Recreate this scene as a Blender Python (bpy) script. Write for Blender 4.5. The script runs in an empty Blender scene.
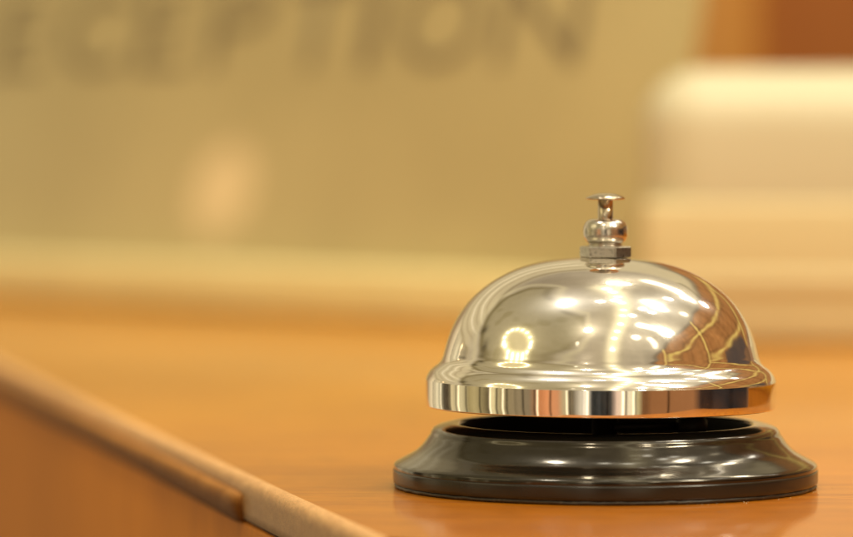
import bpy, bmesh, math, random
import numpy as np
from mathutils import Vector, Matrix, noise

random.seed(7)
scene = bpy.context.scene
col = scene.collection
MM = 0.001
PI = math.pi

# ------------------------------------------------------------------ helpers
def link(name, me, mat=None, parent=None, smooth=True):
    o = bpy.data.objects.new(name, me)
    col.objects.link(o)
    if mat: me.materials.append(mat)
    if smooth:
        for p in me.polygons: p.use_smooth = True
    if parent: o.parent = parent
    return o

def empty(name, loc, label, cat, rotz=0.0):
    o = bpy.data.objects.new(name, None)
    col.objects.link(o)
    o.location = loc
    o.rotation_euler = (0, 0, rotz)
    o.empty_display_size = 0.01
    o['label'] = label
    o['category'] = cat
    return o

def smooth_profile(P, n=5):
    """Catmull-Rom through the (r, z) points."""
    P = [Vector(p) for p in P]
    out = []
    for i in range(len(P) - 1):
        p0, p1, p2, p3 = P[max(i-1, 0)], P[i], P[i+1], P[min(i+2, len(P)-1)]
        for k in range(n):
            t = k / n
            out.append(.5*((2*p1) + (p2-p0)*t + (2*p0-5*p1+4*p2-p3)*t*t + (3*p1-p0-3*p2+p3)*t**3))
    out.append(P[-1])
    return out

def lathe(name, prof, mat, parent, seg=192, wob=None):
    """Surface of revolution, profile in millimetres."""
    me = bpy.data.meshes.new(name)
    bm = bmesh.new()
    rings = []
    for r, z in prof:
        if r < 1e-4:
            rings.append([bm.verts.new((0, 0, z*MM))])
        else:
            ring = []
            for i in range(seg):
                a = 2*PI*i/seg
                rr = r
                if wob: rr = r + wob(a, z)
                ring.append(bm.verts.new((rr*MM*math.cos(a), rr*MM*math.sin(a), z*MM)))
            rings.append(ring)
    for A, B in zip(rings[:-1], rings[1:]):
        if len(A) == 1 and len(B) == 1: continue
        for i in range(seg):
            j = (i+1) % seg
            if len(A) == 1: bm.faces.new((A[0], B[j], B[i]))
            elif len(B) == 1: bm.faces.new((A[i], A[j], B[0]))
            else: bm.faces.new((A[i], A[j], B[j], B[i]))
    bmesh.ops.recalc_face_normals(bm, faces=bm.faces)
    bm.to_mesh(me); bm.free()
    return link(name, me, mat, parent)

def box(name, x0, x1, y0, y1, z0, z1, mat, parent=None, bevel=0.0, segs=3):
    me = bpy.data.meshes.new(name)
    bm = bmesh.new()
    bmesh.ops.create_cube(bm, size=1)
    for v in bm.verts:
        v.co = Vector(((v.co.x+.5)*(x1-x0)+x0, (v.co.y+.5)*(y1-y0)+y0, (v.co.z+.5)*(z1-z0)+z0))*MM
    if bevel:
        bmesh.ops.bevel(bm, geom=list(bm.edges), offset=bevel*MM, segments=segs, affect='EDGES', profile=.5)
    bm.to_mesh(me); bm.free()
    return link(name, me, mat, parent, smooth=bevel > 0)

# ------------------------------------------------------------------ materials
def mat(name):
    m = bpy.data.materials.new(name)
    m.use_nodes = True
    nt = m.node_tree
    b = nt.nodes['Principled BSDF']
    return m, nt, b
def N(nt, t, **kw):
    n = nt.nodes.new(t)
    for k, v in kw.items():
        if k.startswith('i_'): n.inputs[k[2:].replace('_', ' ')].default_value = v
        else: setattr(n, k, v)
    return n
def ramp(nt, stops, interp='LINEAR'):
    n = nt.nodes.new('ShaderNodeValToRGB')
    n.color_ramp.interpolation = interp
    e = n.color_ramp.elements
    while len(e) < len(stops): e.new(.5)
    for el, (p, c) in zip(e, stops):
        el.position = p
        el.color = (*c, 1) if len(c) == 3 else c
    return n
def mapping(nt, scale=(1, 1, 1), rot=(0, 0, 0), coord='Object'):
    tc = nt.nodes.new('ShaderNodeTexCoord')
    mp = nt.nodes.new('ShaderNodeMapping')
    mp.inputs['Scale'].default_value = scale
    mp.inputs['Rotation'].default_value = rot
    nt.links.new(tc.outputs[coord], mp.inputs['Vector'])
    return mp

def chrome(name, base, r0, r1, bump=0.0, speck=0.0):
    m, nt, b = mat(name)
    b.inputs['Metallic'].default_value = 1
    L = nt.links.new
    mp = mapping(nt)
    # wiped film of finger grease: roughness and tint vary softly
    n1 = N(nt, 'ShaderNodeTexNoise', i_Scale=95.0, i_Detail=5.0, i_Roughness=.62)
    L(mp.outputs[0], n1.inputs['Vector'])
    rr = N(nt, 'ShaderNodeMapRange'); rr.inputs['From Min'].default_value = .38; rr.inputs['From Max'].default_value = .72
    rr.inputs['To Min'].default_value = r0; rr.inputs['To Max'].default_value = r1
    L(n1.outputs['Fac'], rr.inputs['Value']); L(rr.outputs[0], b.inputs['Roughness'])
    cr = ramp(nt, [(.3, base), (.75, tuple(c*.86 for c in base))])
    L(n1.outputs['Fac'], cr.inputs['Fac'])
    out = cr.outputs['Color']
    if speck:
        n2 = N(nt, 'ShaderNodeTexNoise', i_Scale=1500.0, i_Detail=3.0)
        L(mp.outputs[0], n2.inputs['Vector'])
        c2 = ramp(nt, [(.5, (1, 1, 1)), (.72, (1-speck,)*3)])
        L(n2.outputs['Fac'], c2.inputs['Fac'])
        mx = N(nt, 'ShaderNodeMix', data_type='RGBA', blend_type='MULTIPLY'); mx.inputs['Factor'].default_value = 1
        L(out, mx.inputs[6]); L(c2.outputs['Color'], mx.inputs[7]); out = mx.outputs[2]
    L(out, b.inputs['Base Color'])
    if bump:
        n3 = N(nt, 'ShaderNodeTexNoise', i_Scale=70.0, i_Detail=2.0)
        L(mp.outputs[0], n3.inputs['Vector'])
        bp = N(nt, 'ShaderNodeBump'); bp.inputs['Strength'].default_value = 1; bp.inputs['Distance'].default_value = bump
        L(n3.outputs['Fac'], bp.inputs['Height']); L(bp.outputs[0], b.inputs['Normal'])
    return m

def haze(m, fac, rough, tint):
    """a faint wider lobe: the film of fingerprints on polished metal"""
    nt = m.node_tree; L = nt.links.new
    b = nt.nodes['Principled BSDF']; out = nt.nodes['Material Output']
    g = N(nt, 'ShaderNodeBsdfAnisotropic'); g.inputs['Roughness'].default_value = rough; g.inputs['Color'].default_value = (*tint, 1)
    mp = mapping(nt, (1, 1, 1.6)); n = N(nt, 'ShaderNodeTexNoise', i_Scale=60.0, i_Detail=6.0, i_Roughness=.7, i_Distortion=1.2)
    L(mp.outputs[0], n.inputs['Vector'])
    n2 = N(nt, 'ShaderNodeTexNoise', i_Scale=2600.0, i_Detail=2.0); L(mp.outputs[0], n2.inputs['Vector'])
    r = N(nt, 'ShaderNodeMapRange'); r.inputs['From Min'].default_value = .35; r.inputs['From Max'].default_value = .72
    r.inputs['To Min'].default_value = fac*.15; r.inputs['To Max'].default_value = fac*2.6
    L(n.outputs['Fac'], r.inputs['Value'])
    r2 = N(nt, 'ShaderNodeMapRange'); r2.inputs['From Min'].default_value = .70; r2.inputs['From Max'].default_value = .78
    r2.inputs['To Min'].default_value = 0; r2.inputs['To Max'].default_value = .5
    L(n2.outputs['Fac'], r2.inputs['Value'])
    a = N(nt, 'ShaderNodeMath', operation='ADD', use_clamp=True); L(r.outputs[0], a.inputs[0]); L(r2.outputs[0], a.inputs[1])
    mx = N(nt, 'ShaderNodeMixShader'); L(a.outputs[0], mx.inputs[0]); L(b.outputs[0], mx.inputs[1]); L(g.outputs[0], mx.inputs[2])
    L(mx.outputs[0], out.inputs['Surface'])
M_dome = chrome('polished_chrome', (.93, .90, .85), .016, .075, bump=.00004)
haze(M_dome, .10, .24, (.86, .79, .70))
M_nut = chrome('worn_nickel', (.56, .52, .44), .24, .42, bump=.00006, speck=.45)
M_knob = chrome('brushed_nickel', (.74, .70, .63), .17, .28, bump=.00006, speck=.25)
M_stem = chrome('brass_stem', (.62, .54, .42), .14, .26, speck=.2)

def dark_enamel():
    m, nt, b = mat('black_nickel_base')
    L = nt.links.new
    mp = mapping(nt)
    n1 = N(nt, 'ShaderNodeTexNoise', i_Scale=120.0, i_Detail=6.0, i_Roughness=.65)
    L(mp.outputs[0], n1.inputs['Vector'])
    c = ramp(nt, [(.3, (.030, .025, .018)), (.7, (.048, .041, .030))])
    L(n1.outputs['Fac'], c.inputs['Fac']); L(c.outputs['Color'], b.inputs['Base Color'])
    b.inputs['Metallic'].default_value = .85
    r = N(nt, 'ShaderNodeMapRange'); r.inputs['To Min'].default_value = .13; r.inputs['To Max'].default_value = .19
    L(n1.outputs['Fac'], r.inputs['Value']); L(r.outputs[0], b.inputs['Roughness'])
    b.inputs['Coat Weight'].default_value = .7
    b.inputs['Coat Roughness'].default_value = .085
    # dust and scuffs round the foot
    n2 = N(nt, 'ShaderNodeTexNoise', i_Scale=900.0, i_Detail=4.0)
    L(mp.outputs[0], n2.inputs['Vector'])
    bp = N(nt, 'ShaderNodeBump'); bp.inputs['Strength'].default_value = .5; bp.inputs['Distance'].default_value = .00003
    L(n2.outputs['Fac'], bp.inputs['Height']); L(bp.outputs[0], b.inputs['Normal'])
    return m
M_base = dark_enamel()
m, nt, b = mat('dark_rubber_foot'); b.inputs['Base Color'].default_value = (.03, .024, .018, 1); b.inputs['Roughness'].default_value = .38
n = N(nt, 'ShaderNodeTexNoise', i_Scale=1300.0, i_Detail=4.0); mp = mapping(nt); nt.links.new(mp.outputs[0], n.inputs['Vector'])
c = ramp(nt, [(.55, (.03, .022, .015)), (.72, (.09, .07, .05))]); nt.links.new(n.outputs['Fac'], c.inputs['Fac']); nt.links.new(c.outputs['Color'], b.inputs['Base Color'])
M_foot = m
m, nt, b = mat('black_lacquer_rim'); b.inputs['Base Color'].default_value = (.018, .014, .010, 1)
n = N(nt, 'ShaderNodeTexNoise', i_Scale=260.0, i_Detail=5.0); mp = mapping(nt); nt.links.new(mp.outputs[0], n.inputs['Vector'])
r = N(nt, 'ShaderNodeMapRange'); r.inputs['To Min'].default_value = .12; r.inputs['To Max'].default_value = .34
nt.links.new(n.outputs['Fac'], r.inputs['Value']); nt.links.new(r.outputs[0], b.inputs['Roughness'])
M_rim = m
m, nt, b = mat('dark_inside'); b.inputs['Base Color'].default_value = (.012, .009, .007, 1); b.inputs['Roughness'].default_value = .5
n = N(nt, 'ShaderNodeTexNoise', i_Scale=300.0); c = ramp(nt, [(.3, (.010, .008, .006)), (.7, (.022, .015, .011))])
nt.links.new(n.outputs['Fac'], c.inputs['Fac']); nt.links.new(c.outputs['Color'], b.inputs['Base Color'])
M_in = m

def wood(name, dark, mid, light, scale, rot=0.0, rough=.35, coat=0.0, coat_rough=.08, pore=.35, bump=.00003, gs=1.0):
    """Grain runs along local x after the rotation."""
    m, nt, b = mat(name)
    L = nt.links.new
    tc = N(nt, 'ShaderNodeTexCoord')
    mr = N(nt, 'ShaderNodeMapping'); mr.inputs['Rotation'].default_value = (0, 0, rot)
    L(tc.outputs['Object'], mr.inputs['Vector'])
    ms = N(nt, 'ShaderNodeMapping'); ms.inputs['Scale'].default_value = scale
    L(mr.outputs[0], ms.inputs['Vector'])
    n1 = N(nt, 'ShaderNodeTexNoise', i_Scale=1.0*gs, i_Detail=7.0, i_Roughness=.6, i_Distortion=.6)
    L(ms.outputs[0], n1.inputs['Vector'])
    c1 = ramp(nt, [(.25, dark), (.5, mid), (.78, light)])
    L(n1.outputs['Fac'], c1.inputs['Fac'])
    # fine pores
    mp2 = N(nt, 'ShaderNodeMapping'); mp2.inputs['Scale'].default_value = tuple(s*7 for s in scale)
    L(mr.outputs[0], mp2.inputs['Vector'])
    n2 = N(nt, 'ShaderNodeTexNoise', i_Scale=1.0*gs, i_Detail=4.0, i_Roughness=.7)
    L(mp2.outputs[0], n2.inputs['Vector'])
    c2 = ramp(nt, [(.32, (1-pore,)*3), (.55, (1, 1, 1))])
    L(n2.outputs['Fac'], c2.inputs['Fac'])
    mx = N(nt, 'ShaderNodeMix', data_type='RGBA', blend_type='MULTIPLY'); mx.inputs['Factor'].default_value = 1
    L(c1.outputs['Color'], mx.inputs[6]); L(c2.outputs['Color'], mx.inputs[7])
    # large uneven tone
    n3 = N(nt, 'ShaderNodeTexNoise', i_Scale=7.0, i_Detail=2.0)
    L(mr.outputs[0], n3.inputs['Vector'])
    c3 = ramp(nt, [(.3, (.86, .84, .80)), (.7, (1.08, 1.06, 1.0))])
    L(n3.outputs['Fac'], c3.inputs['Fac'])
    mx2 = N(nt, 'ShaderNodeMix', data_type='RGBA', blend_type='MULTIPLY'); mx2.inputs['Factor'].default_value = 1
    L(mx.outputs[2], mx2.inputs[6]); L(c3.outputs['Color'], mx2.inputs[7])
    L(mx2.outputs[2], b.inputs['Base Color'])
    b.inputs['Roughness'].default_value = rough
    b.inputs['Coat Weight'].default_value = coat
    b.inputs['Coat Roughness'].default_value = coat_rough
    if bump:
        bp = N(nt, 'ShaderNodeBump'); bp.inputs['Strength'].default_value = .6; bp.inputs['Distance'].default_value = bump
        L(n2.outputs['Fac'], bp.inputs['Height']); L(bp.outputs[0], b.inputs['Normal'])
        bq = N(nt, 'ShaderNodeBump'); bq.inputs['Strength'].default_value = .25; bq.inputs['Distance'].default_value = bump*.5
        L(n2.outputs['Fac'], bq.inputs['Height']); L(bq.outputs[0], b.inputs['Coat Normal'])
    return m

EDGE_ANG = math.atan(.2314)                   # the counter edge runs away to the left of the view
M_top = wood('lacquered_counter_wood', (.42, .135, .004), (.60, .235, .006), (.72, .32, .009), (16, 230, 60), rough=.42,
             coat=.55, coat_rough=.025, pore=.5, bump=.00004)
M_top.node_tree.nodes['Principled BSDF'].inputs['Specular IOR Level'].default_value = .2
M_band = wood('worn_edge_veneer_lit_arris', (.58, .30, .11), (.70, .39, .16), (.80, .48, .21), (520, 160, 520), rough=.5, coat=.1, pore=.3, bump=.00012)
M_trim = wood('worn_trim_wood_shaded_under', (.34, .15, .04), (.48, .22, .065), (.60, .30, .10), (220, 60, 220), rough=.5, coat=0, pore=.3, bump=.0001)
M_panel = wood('front_panel_wood', (.62, .21, .014), (.67, .235, .016), (.72, .26, .019), (60, 60, 8), rough=.6, coat=0, pore=.2)
M_wall = wood('dark_wall_panelling', (.40, .13, .009), (.46, .15, .010), (.50, .17, .012), (4, 4, .6), rough=.5, coat=0, pore=.1, bump=0)
M_ochre = wood('ochre_post_wood', (.50, .24, .03), (.56, .27, .035), (.60, .30, .04), (4, 4, .6), rough=.5, pore=.1, bump=0)

# counter colour turns redder and darker in a soft round patch near the bell
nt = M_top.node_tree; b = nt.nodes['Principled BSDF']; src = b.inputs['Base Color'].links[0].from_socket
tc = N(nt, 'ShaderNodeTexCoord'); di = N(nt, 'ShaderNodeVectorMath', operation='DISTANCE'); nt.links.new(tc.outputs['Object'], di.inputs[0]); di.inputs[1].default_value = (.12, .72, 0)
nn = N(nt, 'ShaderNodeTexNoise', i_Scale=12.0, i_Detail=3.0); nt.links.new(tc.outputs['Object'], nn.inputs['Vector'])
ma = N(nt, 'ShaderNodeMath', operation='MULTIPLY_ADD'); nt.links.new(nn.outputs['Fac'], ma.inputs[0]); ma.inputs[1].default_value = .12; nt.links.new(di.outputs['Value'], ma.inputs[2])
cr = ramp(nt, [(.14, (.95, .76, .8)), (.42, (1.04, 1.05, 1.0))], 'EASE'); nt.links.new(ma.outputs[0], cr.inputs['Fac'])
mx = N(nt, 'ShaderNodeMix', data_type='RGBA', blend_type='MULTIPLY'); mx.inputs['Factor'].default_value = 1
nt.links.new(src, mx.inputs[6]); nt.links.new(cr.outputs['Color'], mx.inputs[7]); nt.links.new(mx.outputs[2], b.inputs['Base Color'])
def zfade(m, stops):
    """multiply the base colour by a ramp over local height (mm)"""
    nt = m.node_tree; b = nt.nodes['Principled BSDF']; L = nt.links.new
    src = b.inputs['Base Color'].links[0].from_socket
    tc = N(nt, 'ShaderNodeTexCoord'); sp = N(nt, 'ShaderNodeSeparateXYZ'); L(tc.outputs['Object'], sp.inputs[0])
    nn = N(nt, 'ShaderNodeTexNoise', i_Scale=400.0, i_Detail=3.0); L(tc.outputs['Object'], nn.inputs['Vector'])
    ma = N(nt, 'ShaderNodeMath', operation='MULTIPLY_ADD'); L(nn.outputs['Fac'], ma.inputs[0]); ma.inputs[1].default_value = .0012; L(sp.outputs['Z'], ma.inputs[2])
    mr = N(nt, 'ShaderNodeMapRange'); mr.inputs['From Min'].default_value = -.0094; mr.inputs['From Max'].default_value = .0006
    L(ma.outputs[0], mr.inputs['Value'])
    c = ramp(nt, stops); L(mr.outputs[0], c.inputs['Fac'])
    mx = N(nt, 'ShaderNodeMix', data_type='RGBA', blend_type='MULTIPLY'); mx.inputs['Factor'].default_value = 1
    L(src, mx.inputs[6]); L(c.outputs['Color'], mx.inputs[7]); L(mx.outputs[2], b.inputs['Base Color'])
zfade(M_band, [(.1, (.62, .55, .45)), (.72, (.72, .66, .55)), (.9, (1.1, 1.1, 1.1))])  # highlight on the top arris painted into the colour, face kept darker
M_trim.node_tree.nodes['Principled BSDF'].inputs['Specular IOR Level'].default_value = .05
zfade(M_trim, [(.1, (.42, .32, .20)), (.42, (.50, .40, .28)), (.66, (.95, .92, .85)), (.75, (1.1, 1.1, 1.1))])  # shade of the underside and a lit upper edge painted into the trim colour
M_panel.node_tree.nodes['Principled BSDF'].inputs['Specular IOR Level'].default_value = .15
def plain(name, c0, c1, rough, scale=20.0, coat=0.0, coat_rough=.1):
    m, nt, b = mat(name)
    mp = mapping(nt)
    n = N(nt, 'ShaderNodeTexNoise', i_Scale=scale, i_Detail=5.0)
    nt.links.new(mp.outputs[0], n.inputs['Vector'])
    c = ramp(nt, [(.3, c0), (.7, c1)])
    nt.links.new(n.outputs['Fac'], c.inputs['Fac']); nt.links.new(c.outputs['Color'], b.inputs['Base Color'])
    b.inputs['Roughness'].default_value = rough
    b.inputs['Coat Weight'].default_value = coat; b.inputs['Coat Roughness'].default_value = coat_rough
    return m
M_sign = plain('olive_cream_sign_board', (.47, .375, .175), (.56, .45, .215), .45, 9.0, .8, .03)
M_letter = plain('brown_letter_paint', (.21, .16, .085), (.25, .19, .10), .5, 60.0)
M_signfoot = plain('pale_sign_foot', (.82, .70, .34), (.90, .78, .40), .4, 12.0, .3)
M_lid = plain('cream_lid', (.58, .525, .36), (.63, .575, .40), .5, 10.0)
M_body = plain('tan_box_body', (.62, .51, .28), (.68, .56, .31), .55, 10.0)
M_seam = plain('dark_seam', (.07, .03, .01), (.10, .04, .014), .8, 200.0)

# ------------------------------------------------------------------ the call bell
bell = empty('call_bell', (35.8*MM, 800*MM, 0), 'chrome reception call bell on a black round base on the wooden counter', 'bell', rotz=.3)

base_prof = ([(42.1, 3.6)] + smooth_profile([(42.40, 3.78), (42.35, 4.5), (41.9, 4.95), (41.0, 5.45), (39.4, 6.3), (37.8, 7.3),
             (36.5, 8.6), (35.5, 10.0), (35.1, 10.6), (34.75, 11.35), (34.1, 11.95), (32.9, 12.4), (31.3, 12.75), (30.1, 12.8), (29.4, 12.55), (29.2, 11.8), (29.15, 11.2)], 6)
             + [(29.1, 3.2), (28.6, 2.6)])
base = lathe('base', base_prof, M_base, bell, 256)
foot = lathe('rubber_foot', [(20, .03), (41.6, .03), (42.1, .1), (42.3, .4), (42.2, .78), (41.7, .82)], M_foot, base, 256,
             wob=lambda a, z: .28*noise.noise(Vector((math.cos(a)*22, math.sin(a)*22, z*2))))
lathe('base_rim', [(41.7, .75), (42.2, .8), (42.44, 1.1), (42.5, 1.6), (42.5, 3.3), (42.45, 3.7), (42.0, 3.82)], M_rim, base, 256)
lathe('base_plate', [(0, 2.4), (28.8, 2.4), (29.0, 2.9)], M_in, base, 96)
lathe('inner_wall', [(28.95, 2.8), (28.95, 12.4)], M_in, base, 128)
lathe('post', [(6.5, 2.5), (6.5, 4.2), (2.6, 5.0), (2.6, 43.8), (0, 43.8)], M_in, bell, 48)

dome_pts = [(35, 16.2), (35.08, 17.6), (35.08, 20.9), (34.98, 21.6), (34.65, 22.35), (34.15, 23.1), (33.45, 23.75), (32.7, 24.3), (32.05, 25.0), (31.65, 25.9), (31.35, 27.0), (30.72, 29.2),
            (29.75, 31.8), (28.45, 34.25), (26.7, 36.7), (24.2, 39.2), (20.8, 41.6), (16.5, 43.65), (11.5, 45.05), (6, 45.8), (1.8, 46.0)]
dome = lathe('dome', [(33.9, 21.5), (33.95, 16.7), (34.1, 16.2), (34.5, 15.98), (34.85, 16.03)] + smooth_profile(dome_pts, 8), M_dome, bell, 384)
inner = [(33.9, 21.4), (32.8, 22.6), (31.2, 25.7), (30.2, 29.0), (27.4, 34.0), (22.9, 38.8), (15.5, 42.6), (2.5, 44.6)]
lathe('dome_lining', smooth_profile(inner, 4), M_in, dome, 128)
dome.location = (-1.0*MM, .3*MM, 0)
dome.rotation_euler = (0, math.radians(.35), 0)
# clapper arm and hammer hanging inside
me = bpy.data.meshes.new('clapper'); bm = bmesh.new()
r = bmesh.ops.create_uvsphere(bm, u_segments=24, v_segments=14, radius=3.2*MM)
for v in r['verts']: v.co += Vector((17*MM, -4*MM, 12*MM))
r = bmesh.ops.create_cone(bm, segments=16, radius1=.9*MM, radius2=.9*MM, depth=16*MM, cap_ends=True)
bmesh.ops.rotate(bm, verts=r['verts'], matrix=Matrix.Rotation(PI/2, 3, 'Y'))
for v in r['verts']: v.co += Vector((9*MM, -2.5*MM, 12*MM))
bm.to_mesh(me); bm.free(); link('clapper', me, M_in, bell)

# washer, hex nut, collar and knob
def hexnut():
    me = bpy.data.meshes.new('hex_nut'); bm = bmesh.new()
    R = 5.25*MM
    rot = math.radians(70) + .3
    A = [];
    levels = [(45.95, .95), (46.12, 1.0), (47.95, 1.0), (48.15, .94), (48.2, .80)]
    for z, s in levels:
        A.append([bm.verts.new((R*s*math.cos(-rot + k*PI/3), R*s*math.sin(-rot + k*PI/3), z*MM)) for k in range(6)])
    for a, c in zip(A[:-1], A[1:]):
        for k in range(6):
            bm.faces.new((a[k], a[(k+1) % 6], c[(k+1) % 6], c[k]))
    bm.faces.new(A[-1]); bm.faces.new(A[0][::-1])
    bmesh.ops.bevel(bm, geom=[e for e in bm.edges if abs(e.verts[0].co.z-e.verts[1].co.z) > 1*MM], offset=.22*MM, segments=2, affect='EDGES')
    bm.to_mesh(me); bm.free()
    return link('hex_nut', me, M_nut, bell, smooth=False)
nut = hexnut()
lathe('knob', smooth_profile([(3.4, 48.1), (3.4, 48.45), (3.15, 48.62), (3.5, 48.85), (4.05, 49.4), (4.38, 50.2), (4.46, 51.1), (4.38, 52.0), (4.05, 52.8), (3.45, 53.35), (2.6, 53.6), (1.4, 53.6)], 5), M_knob, bell, 96)
stem = lathe('plunger', [(1.52, 53.3), (1.52, 57.5), (1.0, 57.6)], M_stem, bell, 48)
lathe('button', [(1.4, 57.35), (3.6, 57.5), (3.92, 57.62), (3.97, 57.78), (3.85, 57.92), (3.0, 58.3), (2.0, 58.6), (1.0, 58.75), (0, 58.8)], M_stem, stem, 96)

# ------------------------------------------------------------------ the counter
E0 = Vector((-10.8, 702.0))                      # a point on the top's front edge (mm)
ed = Vector((-math.sin(EDGE_ANG), math.cos(EDGE_ANG)))   # along the edge, away
eo = Vector((-math.cos(EDGE_ANG), -math.sin(EDGE_ANG)))  # outward
counter = empty('counter', (0, 0, 0), 'orange lacquered wooden counter with a worn pale front edge', 'counter')
def epos(s, o, z):
    p = E0 + ed*s + eo*o
    return Vector((p.x, p.y, z))*MM

def sweep(name, prof, s_list, mat, parent, fn=None, smooth=True, cap=True):
    me = bpy.data.meshes.new(name); bm = bmesh.new()
    rows = []
    n = len(prof)
    for s in s_list:
        row = []
        for i, (o, z) in enumerate(prof):
            oo, zz = (o, z) if fn is None else fn(s, o, z)
            row.append(bm.verts.new(epos(s, oo, zz)))
        rows.append(row)
    for a, c in zip(rows[:-1], rows[1:]):
        for k in range(n-1):
            bm.faces.new((a[k], a[k+1], c[k+1], c[k]))
    if cap:
        bm.faces.new(rows[0]); bm.faces.new(rows[-1][::-1])
    bmesh.ops.recalc_face_normals(bm, faces=bm.faces)
    bm.to_mesh(me); bm.free()
    return link(name, me, mat, parent, smooth)

# top: a slab with its grain running left to right
me = bpy.data.meshes.new('countertop'); bm = bmesh.new()
# guest end of the ledge: a rounded corner just past the near end, then across to the right side
near_l = E0 + ed*(-4) + eo*(-3.0)
quad = [near_l, near_l - ed*6 - eo*4, near_l - ed*9 - eo*11, Vector((200, 684)), Vector((214, 688)), Vector((220, 702)), Vector((220, 1286)), Vector((1500, 1286)), Vector((1500, 2150)), E0 + ed*1500 + eo*(-3.0)]
t = [bm.verts.new(Vector((p.x, p.y, 0))*MM) for p in quad]
u = [bm.verts.new(Vector((p.x, p.y, -22))*MM) for p in quad]
bm.faces.new(t)
nq = len(quad)
for k in range(nq): bm.faces.new((t[k], u[k], u[(k+1) % nq], t[(k+1) % nq]))
bm.faces.new(u[::-1])
bmesh.ops.recalc_face_normals(bm, faces=bm.faces)
bm.to_mesh(me); bm.free()
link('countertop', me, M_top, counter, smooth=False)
# carcass under the ledge
me = bpy.data.meshes.new('side_panel'); bm = bmesh.new()
ins_ = [E0 + ed*4 + eo*(-3.3), Vector((208, 696)), Vector((212, 1296)), Vector((1490, 1296)), Vector((1490, 2140)), E0 + ed*1490 + eo*(-3.3)]
t = [bm.verts.new(Vector((p.x, p.y, -22.2))*MM) for p in ins_]; u = [bm.verts.new(Vector((p.x, p.y, -600))*MM) for p in ins_]
for k in range(len(ins_)): bm.faces.new((t[k], u[k], u[(k+1) % len(ins_)], t[(k+1) % len(ins_)]))
bmesh.ops.recalc_face_normals(bm, faces=bm.faces)
bm.to_mesh(me); bm.free()
link('side_panel', me, M_panel, counter, smooth=False)

S_NUB = (818-702)/math.cos(EDGE_ANG)
def fine(s0, s1, n): return [s0 + (s1-s0)*i/n for i in range(n+1)]
def wob(s, k, amp, f): return amp*noise.noise(Vector((s*f, k*3.7, 1.3)))
def band_fn(s, o, z):
    w = .16*noise.noise(Vector((s*.16, z*.8, 0))) + .09*noise.noise(Vector((s*.7, z*2, 5)))
    d = abs(o+3) < .01
    sag = 0 if d else w
    return (o + (0 if d else w), z + (sag*.6 if z < -.2 else sag*.12 - .0))
band_prof = [(-3.0, 0.0), (-2.2, .02), (-1.4, -.15), (-.75, -.55), (-.3, -1.15), (-.05, -1.9), (0, -2.8), (0, -4.5), (0, -6.5), (-.1, -8.2), (-3.0, -8.2)]
slist = fine(-4, 300, 430) + fine(306, 1500, 160)
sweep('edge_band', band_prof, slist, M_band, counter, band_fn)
# dark glue line below the band
sweep('glue_line', [(-3.0, -8.25), (-.9, -8.25), (-.9, -9.0), (-3.0, -9.0)], fine(-4, 1500, 60), M_seam, counter)
# front panel below
sweep('front_panel', [(-3.0, -9.05), (-.75, -9.05), (-.4, -9.3), (-.3, -9.9), (-.3, -60), (-.3, -600), (-3.0, -600)], fine(-4, 1500, 40), M_panel, counter)
# proud moulding on the far part, its broken rounded end turned to us
trim_prof = [(-.6, -3.1), (.6, -3.0), (1.4, -3.3), (1.9, -3.9), (2.1, -4.7), (2.0, -6.4), (1.7, -7.6), (1.2, -8.5), (.6, -9.3), (-.6, -9.3)]
def trim_fn(s, o, z):
    d = s - S_NUB
    k = 1.0
    if d < 6: k = math.sqrt(max(0.0, 1-(1-max(d, 0)/6)**2))*.6 + .4
    w = .25*noise.noise(Vector((s*.12, z*.3, 2))) + .10*noise.noise(Vector((s*.8, z, 4)))
    zc = -5.6
    if o < 0: return (o, zc + (z-zc)*(.55+.45*k))
    return ((o + w)*k, zc + (z-zc)*(.55+.45*k) + w*.4)
tl = [S_NUB + d for d in (0, .15, .4, .8, 1.3, 2, 3, 4, 5, 6)] + fine(S_NUB+7, S_NUB+260, 300) + fine(S_NUB+266, 1500, 120)
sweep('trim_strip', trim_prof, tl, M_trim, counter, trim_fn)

# a few crumbs and specks of dust caught against the base
me = bpy.data.meshes.new('dust_specks'); bm = bmesh.new()
rs = random.Random(5)
for k in range(26):
    a = rs.uniform(-1.3, .25); rr = 42.7 + abs(rs.gauss(0, 1.1))
    if rs.random() < .25: rr += rs.uniform(2, 30)
    sz = rs.uniform(.06, .15)
    r = bmesh.ops.create_icosphere(bm, subdivisions=1, radius=sz*MM)
    for v in r['verts']:
        v.co.x *= rs.uniform(.6, 1.5); v.co.y *= rs.uniform(.6, 1.4); v.co.z *= .6
        v.co += Vector((35.8 + rr*math.cos(a), 800 + rr*math.sin(a), sz*.5))*MM
bm.to_mesh(me); bm.free()
dust = link('dust_specks', me, plain('pale_dust', (.40, .28, .15), (.60, .46, .28), .8, 900.0), None, smooth=False)
dust['label'] = 'tiny pale crumbs of dust on the counter along the foot of the bell'; dust['category'] = 'dust'; dust['kind'] = 'stuff'

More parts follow.
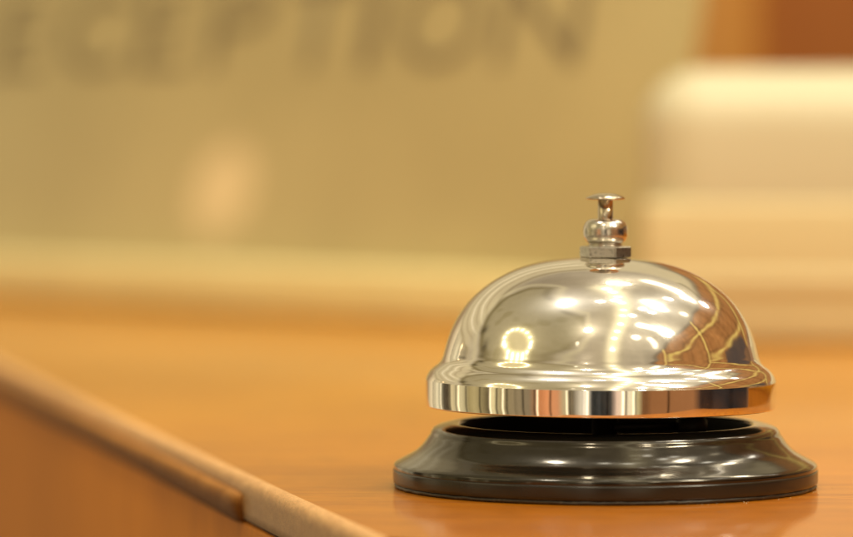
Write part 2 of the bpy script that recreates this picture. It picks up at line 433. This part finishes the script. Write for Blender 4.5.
# ------------------------------------------------------------------ the reception sign
ang = math.atan2(-.753, .658)
sign = empty('reception_sign', (75.6*MM, 1403*MM, 0), 'leaning cream board sign with large brown RECEPTION lettering behind the bell', 'sign', rotz=ang)
LEAN = math.radians(12.9)
def on_board(v, h, proud=0.0):
    """v mm from the right end, h mm up the leaning face -> local coordinates (x to the right end)."""
    return Vector((-v, h*math.sin(LEAN) - proud*math.cos(LEAN), h*math.cos(LEAN) + proud*math.sin(LEAN)))*MM
def slab(name, v0, v1, h0, h1, p0, p1, mat, parent, bev=0.0):
    me = bpy.data.meshes.new(name); bm = bmesh.new()
    vs = {}
    for a in (0, 1):
        for b_ in (0, 1):
            for c in (0, 1):
                vs[a, b_, c] = bm.verts.new(on_board((v0, v1)[a], (h0, h1)[b_], (p0, p1)[c]))
    for f in (((0,0,0),(0,1,0),(0,1,1),(0,0,1)), ((1,0,0),(1,0,1),(1,1,1),(1,1,0)), ((0,0,0),(0,0,1),(1,0,1),(1,0,0)),
              ((0,1,0),(1,1,0),(1,1,1),(0,1,1)), ((0,0,0),(1,0,0),(1,1,0),(0,1,0)), ((0,0,1),(0,1,1),(1,1,1),(1,0,1))):
        bm.faces.new([vs[k] for k in f])
    bmesh.ops.recalc_face_normals(bm, faces=bm.faces)
    if bev: bmesh.ops.bevel(bm, geom=list(bm.edges), offset=bev*MM, segments=2, affect='EDGES')
    bm.to_mesh(me); bm.free()
    return link(name, me, mat, parent, smooth=False)
slab('board', 0, 500, 2, 165, -5, 0, M_sign, sign, 1.0)
# foot ledge standing on the counter in front of the board
me_ft = box('foot_ledge', -500, 0, -14, 4, .1, 20, M_signfoot, sign, bevel=3)
letters = [('N', 56, 102), ('O', 112, 159), ('I', 171, 180), ('T', 190, 229), ('P', 241, 276), ('E', 290, 324), ('C', 335, 378), ('E', 392, 425), ('R', 438, 476)]
for ch, v0, v1 in letters:
    cu = bpy.data.curves.new('letter_outline', 'FONT'); cu.body = ch; cu.extrude = 0.0; cu.offset = -.004
    to = bpy.data.objects.new('letter_outline', cu); col.objects.link(to)
    bpy.context.view_layer.update()
    me = bpy.data.meshes.new_from_object(to.evaluated_get(bpy.context.evaluated_depsgraph_get()))
    bpy.data.objects.remove(to)
    xs = [v.co.x for v in me.vertices]; ys = [v.co.y for v in me.vertices]
    x0, x1, y0, y1 = min(xs), max(xs), min(ys), max(ys)
    for v in me.vertices:
        fx = (v.co.x-x0)/(x1-x0); fy = (v.co.y-y0)/(y1-y0)
        v.co = on_board(v1 + (v0-v1)*fx, 98 + 35*fy, .6)
    lo = link('letter', me, M_letter, sign, smooth=False)

# ------------------------------------------------------------------ cream box at the right, wall and post behind
bxo = empty('storage_box', (250*MM, 1352*MM, 0), 'tan box with a rounded cream lid standing on the counter behind the bell', 'box')
box('body', -178, 182, -26, 31, .1, 48, M_body, bxo, bevel=3)
box('ledge', -179, 183, -27.5, 32, 17, 25, M_body, bxo, bevel=3)
box('lid', -176.5, 180.5, -24.5, 29.5, 28, 92, M_lid, bxo, bevel=20, segs=10)

w = box('wall', 60, 560, 2600, 2660, -600, 330, M_wall, None); w['kind'] = 'structure'
post = box('wooden_post', 100, 189, 2280, 2360, -600, 300, M_ochre, None, bevel=4)
post['label'] = 'ochre square wooden post standing against the dark wall behind the sign'
post['category'] = 'post'

# ------------------------------------------------------------------ surroundings as a generated HDR panorama
W_, H_ = 1280, 640
uu, vv = np.meshgrid((np.arange(W_)+.5)/W_, (np.arange(H_)+.5)/H_)
phi = -(uu-.5)*2*np.pi
el = (vv-.5)*np.pi
D = np.stack([np.cos(phi)*np.cos(el), np.sin(phi)*np.cos(el), np.sin(el)], -1).astype(np.float32)
az = np.degrees(np.arctan2(D[..., 0], -D[..., 1]))      # 0 towards the guest side, + to the right
eld = np.degrees(el)
img = np.zeros((H_, W_, 3), np.float32)
def sstep(a, b, x):
    t = np.clip((x-a)/(b-a), 0, 1); return t*t*(3-2*t)
def mixc(mask, c):
    global img
    img = img*(1-mask[..., None]) + np.array(c, np.float32)*mask[..., None]
def unit(p): p = np.array(p, np.float32); return p/np.linalg.norm(p)
def angto(p): return np.degrees(np.arccos(np.clip(D @ unit(p), -1, 1)))
def lowfreq(seed, f):
    rs = np.random.RandomState(seed); o = np.zeros((H_, W_), np.float32)
    for k in range(9):
        q = unit(rs.randn(3))*f*(1+rs.rand()*2.2); o += np.sin(D @ q.astype(np.float32) + rs.rand()*6.28)/(1+.25*k)
    return o/3.2
def seg_dist(a, b):
    a, b = unit(a), unit(b)
    n = np.cross(a, b); ln = np.linalg.norm(n); n /= ln
    da = angto(a); db = angto(b)
    perp = np.degrees(np.abs(np.arcsin(np.clip(D @ n.astype(np.float32), -1, 1))))
    t1 = D @ np.cross(n, a).astype(np.float32); t2 = D @ np.cross(b, n).astype(np.float32)
    inside = (t1 > 0) & (t2 > 0)
    return np.where(inside, perp, np.minimum(da, db))
def poly_dist(pts):
    d = np.full((H_, W_), 999., np.float32)
    for a, b in zip(pts[:-1], pts[1:]): d = np.minimum(d, seg_dist(a, b))
    return d
def poly_sd(pts, f=lambda A: A):
    """signed distance in an azimuth/elevation chart, negative inside"""
    P = [np.array(p, float) for p in pts]
    X = f(az); Y = eld
    ins = np.zeros(X.shape, bool); d = np.full(X.shape, 1e9)
    for i in range(len(P)):
        x0, y0 = P[i]; x1, y1 = P[(i+1) % len(P)]
        if y0 != y1:
            c = ((y0 > Y) != (y1 > Y)) & (X < (x1-x0)*(Y-y0)/(y1-y0)+x0)
            ins ^= c
        ex, ey = x1-x0, y1-y0
        t = np.clip(((X-x0)*ex+(Y-y0)*ey)/(ex*ex+ey*ey), 0, 1)
        d = np.minimum(d, np.hypot(X-x0-t*ex, Y-y0-t*ey))
    return np.where(ins, -d, d)
def add(mask, c, k=1.0):
    global img
    img = img + (mask*k)[..., None]*np.array(c, np.float32)

nz = lowfreq(3, 5); nz2 = lowfreq(9, 14); nz3 = lowfreq(5, 40)
# plaster ceiling and walls, cream under warm lamps
img[:] = np.array((.48, .385, .245), np.float32)
img *= (1 + .20*nz + .12*nz2 + .06*nz3)[..., None]
# back (staff) side: pale walls up to a cornice with fine shelf lines
back = sstep(.35, .62, D[..., 1])*(1-sstep(36, 44, eld))
mixc(back*.85, (.78, .62, .34))
for e0, wd, cc in ((13, .8, (.36, .26, .11)), (17.5, .5, (.45, .33, .16)), (21, .6, (1.25, 1.05, .68)), (24.5, .5, (.45, .34, .17)), (27.5, .8, (1.2, 1.0, .62)), (31, .5, (.42, .30, .14)), (38, 1.4, (.22, .16, .07))):
    mixc(back*np.exp(-((eld-e0)/wd)**2)*.8*(az < 155), cc)
mixc(np.exp(-(angto((-.22, .42, .82))/17)**2)*.75, (.30, .225, .125))
mixc(np.exp(-(angto((-.10, -.88, .45))/16)**2)*.45, (.36, .27, .15))
# overhead: soft silvery patch
mixc(np.exp(-(angto((0, -.35, .93))/26)**2)*.55, (.60, .48, .28))
# the olive alcove at the left with its darker rim
f360 = lambda A: np.where(A > 0, A-360, A)
alc = [(-106, 16), (-114.2, 22.5), (-120, 27.6), (-128.9, 34.7), (-140.6, 40.4), (-149.4, 48.6), (-150, 60), (-100, 72), (-25, 66), (-14, 47), (-23, 34.5), (-39.8, 25.4), (-62, 18), (-88.6, 14)]
sd = poly_sd(alc, f360)
ins = 1-sstep(-3, 3, sd)
mixc(ins*.75, (.42, .335, .16))
mixc(np.exp(-((sd+1.5)/2.2)**2)*.75*(1-sstep(-60, -35, az)*.5), (.17, .12, .035))
mixc(np.exp(-((sd-4.5)/2.6)**2)*.5, (.85, .70, .38))
mixc(ins*sstep(.1, .9, nz2)*.45, (.24, .18, .05))
# dark blobs on the alcove rim
for p in ((-.80, .36, .43), (-.93, .22, .33)): mixc(np.exp(-(angto(p)/3.2)**2)*.85, (.05, .035, .015))
# wooden wall with gold lattice at the right
bnd = [(23, -14), (25, 17), (35.3, 21.7), (47, 28.2), (64.3, 36.5), (80.4, 39.6), (106, 43.1), (128.7, 40.8), (149.8, 33.2), (163.2, 23.9), (169, 21.2), (176, 8), (176, -14)]
sdw = poly_sd(bnd, lambda A: np.where(A < -90, A+360, A))
wd = 1-sstep(-.6, .6, sdw)
rs_ = np.random.RandomState(4)
knots = np.sort(rs_.uniform(0, 180, 46)); g = np.interp(az, knots, rs_.rand(46)).astype(np.float32)
k2 = np.sort(rs_.uniform(0, 180, 150)); g2 = np.interp(az, k2, rs_.rand(150)).astype(np.float32)
wc = np.stack([  .46*(.72+.35*g+.14*g2), .195*(.66+.4*g+.18*g2), .06*(.6+.4*g+.2*g2)], -1)*(1+.18*nz3[..., None])
img = img*(1-wd[..., None]) + wc.astype(np.float32)*wd[..., None]
mixc(np.exp(-((sdw-.6)/1.3)**2)*.65*(az > 20), (.10, .06, .025))
lat = [[(0.202, 0.956, 0.212), (0.369, 0.855, 0.365), (0.559, 0.688, 0.463), (0.733, 0.451, 0.51), (0.829, 0.159, 0.536), (0.847, -0.009, 0.532), (0.854, -0.256, 0.453), (0.802, -0.431, 0.414), (0.706, -0.583, 0.401)], [(0.742, 0.035, 0.67), (0.847, -0.009, 0.532), (0.915, -0.041, 0.401), (0.947, -0.053, 0.318), (0.97, -0.09, 0.15)], [(0.956, -0.059, 0.287), (0.943, 0.165, 0.288), (0.838, 0.466, 0.285), (0.541, 0.81, 0.226), (0.457, 0.855, 0.246), (0.368, 0.894, 0.255), (0.308, 0.906, 0.291)], [(0.541, 0.81, 0.226), (0.628, 0.763, 0.155), (0.623, 0.774, 0.108), (0.72, 0.69, 0)], [(0.633, -0.581, 0.512), (0.674, -0.607, 0.42), (0.7, -0.66, 0)]]
for pl in lat:
    d = poly_dist(pl) + .5*nz3
    mixc(np.exp(-((d+.2)/1.0)**2)*.95*(1-sstep(0, 1.5, sdw)), (.95, .66, .17))
    mixc(np.exp(-((d-1.9)/.7)**2)*.35*(1-sstep(0, 1, sdw)), (.10, .05, .02))
sdk = poly_sd([(105, 15), (120, 15.5), (136, 12), (138, 8), (105, 8)])
mixc((1-sstep(-1, 1.5, sdk))*.9, (.07, .06, .055))
# uprights seen just above the counter, all round
cols = [(-180, (.40, .26, .12)), (-160, (.30, .20, .10)), (-150, (.85, .66, .38)), (-136, (.90, .76, .46)), (-127, (.08, .06, .035)), (-121, (.06, .04, .02)), (-117, (.75, .58, .30)), (-106, (.95, .78, .42)),
        (-98, (.40, .30, .12)), (-93, (.48, .37, .16)), (-80, (.10, .07, .03)), (-77, (.85, .68, .34)), (-71, (.34, .26, .12)), (-62, (.30, .22, .11)), (-50, (.36, .27, .15)),
        (-42, (.85, .30, .10)), (-30, (.90, .38, .16)), (-26, (.80, .62, .32)), (-20, (.22, .17, .09)), (-13, (1.3, 1.1, .8)), (-8, (.04, .04, .035)), (4, (.06, .055, .045)), (8, (.80, .55, .38)),
        (17, (.95, .80, .5)), (22, (.7, .55, .25)), (25, (.30, .12, .04)), (60, (.34, .14, .05)), (66, (.025, .02, .018)), (107, (.03, .022, .018)), (112, (.32, .15, .06)), (150, (.30, .16, .08)), (180, (.40, .26, .12))]
ax = np.array([c[0] for c in cols], float)
m_ = (1-sstep(8.5, 14, eld + 1.2*nz2))*sstep(-16, -12, eld)
m_ = m_*np.where((az > 104) & (az < 176) & (eld > 7.5), 0, 1)
cc = np.stack([np.interp(az, ax, [c[1][k] for c in cols]) for k in range(3)], -1).astype(np.float32)
k3 = np.sort(rs_.uniform(-180, 180, 90)); cc *= np.interp(az, k3, .65 + .7*rs_.rand(90)).astype(np.float32)[..., None]
for q in (-146, -119, -112, -101, -88, -74, -66, -54, -46, -35, -22, 2, 14, 20, 42):
    cc *= (1-.75*np.exp(-((az-q)/.9)**2))[..., None]
for q in (-132, -109, -79, -69, -44, -24, -11, 12, 19):
    cc = cc + (np.exp(-((az-q)/.8)**2))[..., None]*np.array((1.3, 1.1, .7), np.float32)
img = img*(1-m_[..., None]) + cc*m_[..., None]
# below the counter: dim floor
mixc(1-sstep(-24, -14, eld), (.13, .075, .03))

WARM = (1.0, .86, .60)
def spot(p, core, val, halo, hval, c=WARM):
    d = angto(p)
    add(np.exp(-(d/core)**4), c, val); add(np.exp(-(d/halo)**1.6), c, hval)
def bar(pts, core, val, halo, hval, c=WARM, bead=0):
    d = poly_dist(pts)
    b_ = 1.0
    add(np.exp(-(d/core)**3), c, val); add(np.exp(-(d/halo)**1.6), c, hval)
# small downlights across the ceiling
for p in [(-0.277, -0.021, 0.961), (0.119, 0.013, 0.993), (0.357, -0.107, 0.928), (0.293, -0.318, 0.901), (0.462, 0.284, 0.84), (0.516, 0.437, 0.737), (0.448, -0.143, 0.883), (-0.002, -0.023, 1.0), (0.602, 0.518, 0.608)]:
    spot(p, 1.9, 13, 4.5, .35, (1, .94, .80))
# ring chandelier of bulbs
RING = [(-0.75, -0.408, 0.521), (-0.741, -0.347, 0.575), (-0.737, -0.255, 0.626), (-0.749, -0.17, 0.64), (-0.772, -0.098, 0.628), (-0.8, -0.045, 0.599), (-0.832, -0.022, 0.554), (-0.874, -0.039, 0.485), (-0.896, -0.066, 0.439), (-0.9, -0.109, 0.422), (-0.907, -0.187, 0.377), (-0.892, -0.263, 0.367), (-0.864, -0.334, 0.376), (-0.831, -0.394, 0.392), (-0.797, -0.429, 0.426), (-0.762, -0.423, 0.49)]
rc = unit(sum(np.array(q) for q in RING)); dr = angto(rc)
dring = poly_dist(RING + RING[:1])
add(np.exp(-(dring/2.4)**2), (1.0, .84, .42), 1.0); add(np.exp(-(np.clip(dr-6, 0, 99)/9)**1.5), (1, .82, .45), .30)
add(1-sstep(8, 13, dr), (.55, .42, .12), .22)
for p in RING: add(np.exp(-(angto(p)/1.0)**2), (1.0, .90, .60), 4.5)
spot((-.161, -.612, .774), 2.6, 5.0, 9, .8)
spot((-.211, -.90, .382), 2.0, 3.5, 5, .3)
spot((-.277, .012, .961), 4.2, 4.0, 13, .8, (1, .93, .78))
spot((-.30, -.75, .58), 1.3, 1.6, 4, .12)
STREAK = [(0.036, 0.323, 0.946), (0.116, 0.186, 0.976), (0.198, -0.138, 0.97), (0.199, -0.441, 0.875), (0.134, -0.706, 0.695), (0.089, -0.88, 0.467)]
bar(STREAK, 4.6, .62, 6.5, .16, (1, .86, .48))
for p, q in zip(STREAK[:-1], STREAK[1:]):
    for t_ in (.2, .7): spot([a_*(1-t_)+b_*t_ for a_, b_ in zip(p, q)], 1.9, 2.4, 4, .2, (1, .92, .66))
bar([(0.256, 0.579, 0.774), (0.34, 0.55, 0.763), (0.436, 0.513, 0.739), (0.554, 0.452, 0.699)], 2.2, 5.0, 6.5, .6)
bar([(0.369, 0.075, 0.926), (0.499, 0.006, 0.867)], 3.2, 5.0, 9, .6, (1, .93, .75))
spot((.665, .088, .742), 2.6, 3.0, 7, .4)
bar([(0.384, -0.445, 0.809), (0.536, -0.412, 0.737), (0.675, -0.347, 0.651)], 2.4, 5.0, 7, .5, (1, .92, .7))
spot((.365, -.661, .656), 3.0, 3.2, 7, .4)
bar([(0.511, -0.606, 0.61), (0.568, -0.618, 0.543)], 2.0, 2.4, 5, .35)
img = np.clip(img, 0, 60)
mixc((1-sstep(-.5, .5, -sdw))*0, (0, 0, 0))
px = np.ones((H_, W_, 4), np.float32); px[..., :3] = img
im = bpy.data.images.new('lobby_panorama', W_, H_, float_buffer=True)
im.colorspace_settings.name = 'Linear Rec.709'
im.pixels.foreach_set(px.ravel()); im.update(); im.pack()
world = bpy.data.worlds.new('World'); scene.world = world; world.use_nodes = True
nt = world.node_tree
et = nt.nodes.new('ShaderNodeTexEnvironment'); et.image = im; et.interpolation = 'Cubic'
bg = nt.nodes['Background']; bg.inputs['Strength'].default_value = .95
nt.links.new(et.outputs['Color'], bg.inputs['Color'])
world.cycles.sampling_method = 'MANUAL'; world.cycles.sample_map_resolution = 1024

# ------------------------------------------------------------------ ceiling lamps (seen in the chrome), added fills, wall lamp
BELL = Vector((35.8, 800, 25))*MM
def lamp(name, d, dist, r, L, color=(1, .86, .62), shape='DISK', ry=None, target=BELL):
    ld = bpy.data.lights.new(name, 'AREA'); ld.shape = shape; ld.size = 2*r
    if ry: ld.size_y = 2*ry
    A = PI*r*(ry or r)
    ld.energy = L*A*PI; ld.color = color
    o = bpy.data.objects.new(name, ld); col.objects.link(o)
    d = Vector(d).normalized()
    o.location = target + d*dist
    o.rotation_euler = d.to_track_quat('Z', 'Y').to_euler()
    return o
lamp('ceiling_lamp', (-.277, .012, .961), 1.8, .085, 60, (1, .93, .80))
lamp('ceiling_lamp', (-.161, -.612, .774), 2.0, .075, 60)
lamp('ceiling_lamp', (-.211, -.90, .382), 2.4, .055, 45)
lamp('ceiling_lamp', (.435, .04, .90), 1.9, .09, 55, (1, .92, .76))
lamp('ceiling_lamp', (.536, -.412, .737), 2.0, .08, 50)
lamp('ceiling_lamp', (.365, -.661, .656), 2.1, .08, 50)
lamp('ceiling_lamp', (.436, .513, .739), 2.1, .07, 45)
def aimed(name, loc, aim, r, L, color):
    d = (Vector(loc) - Vector(aim)).normalized()
    return lamp(name, d, (Vector(loc)-Vector(aim)).length, r, L, color, target=Vector(aim))
aimed('added_fill_lamp', (.416, .545, .42), (.2, 1.33, .06), .05, 52, (1, .90, .66))  # added fill out of view, brightens the front of the box
aimed('added_fill_lamp', (.12, 1.10, .66), (.045, 1.42, .05), .045, 98, (1, .90, .66))  # added fill out of view, brightens the right part of the sign
# lamp mirrored as the peach glow in the lacquer of the sign
lamp('wall_lamp', (-.940, .220, .257), 1.2, .018, 6.5, (1, .55, .24), 'ELLIPSE', .032, target=Vector((-79, 1599, 45))*MM)

# ------------------------------------------------------------------ camera
cd = bpy.data.cameras.new('camera'); cam = bpy.data.objects.new('camera', cd); col.objects.link(cam)
cd.sensor_width = 36; cd.lens = 4000/853*36
cam.location = (0, 0, 71.4*MM)
tilt = math.atan((268.5-130)/4000)
cam.rotation_euler = (PI/2 - tilt, 0, 0)
cd.clip_start = .05; cd.clip_end = 60
cd.dof.use_dof = True
cd.dof.focus_distance = .778
cd.dof.aperture_fstop = 10.5
scene.camera = cam

scene.view_settings.view_transform = 'Standard'
scene.view_settings.look = 'None'
scene.view_settings.exposure = 0
scene.cycles.use_denoising = True
scene.cycles.max_bounces = 10
scene.cycles.sample_clamp_indirect = 12
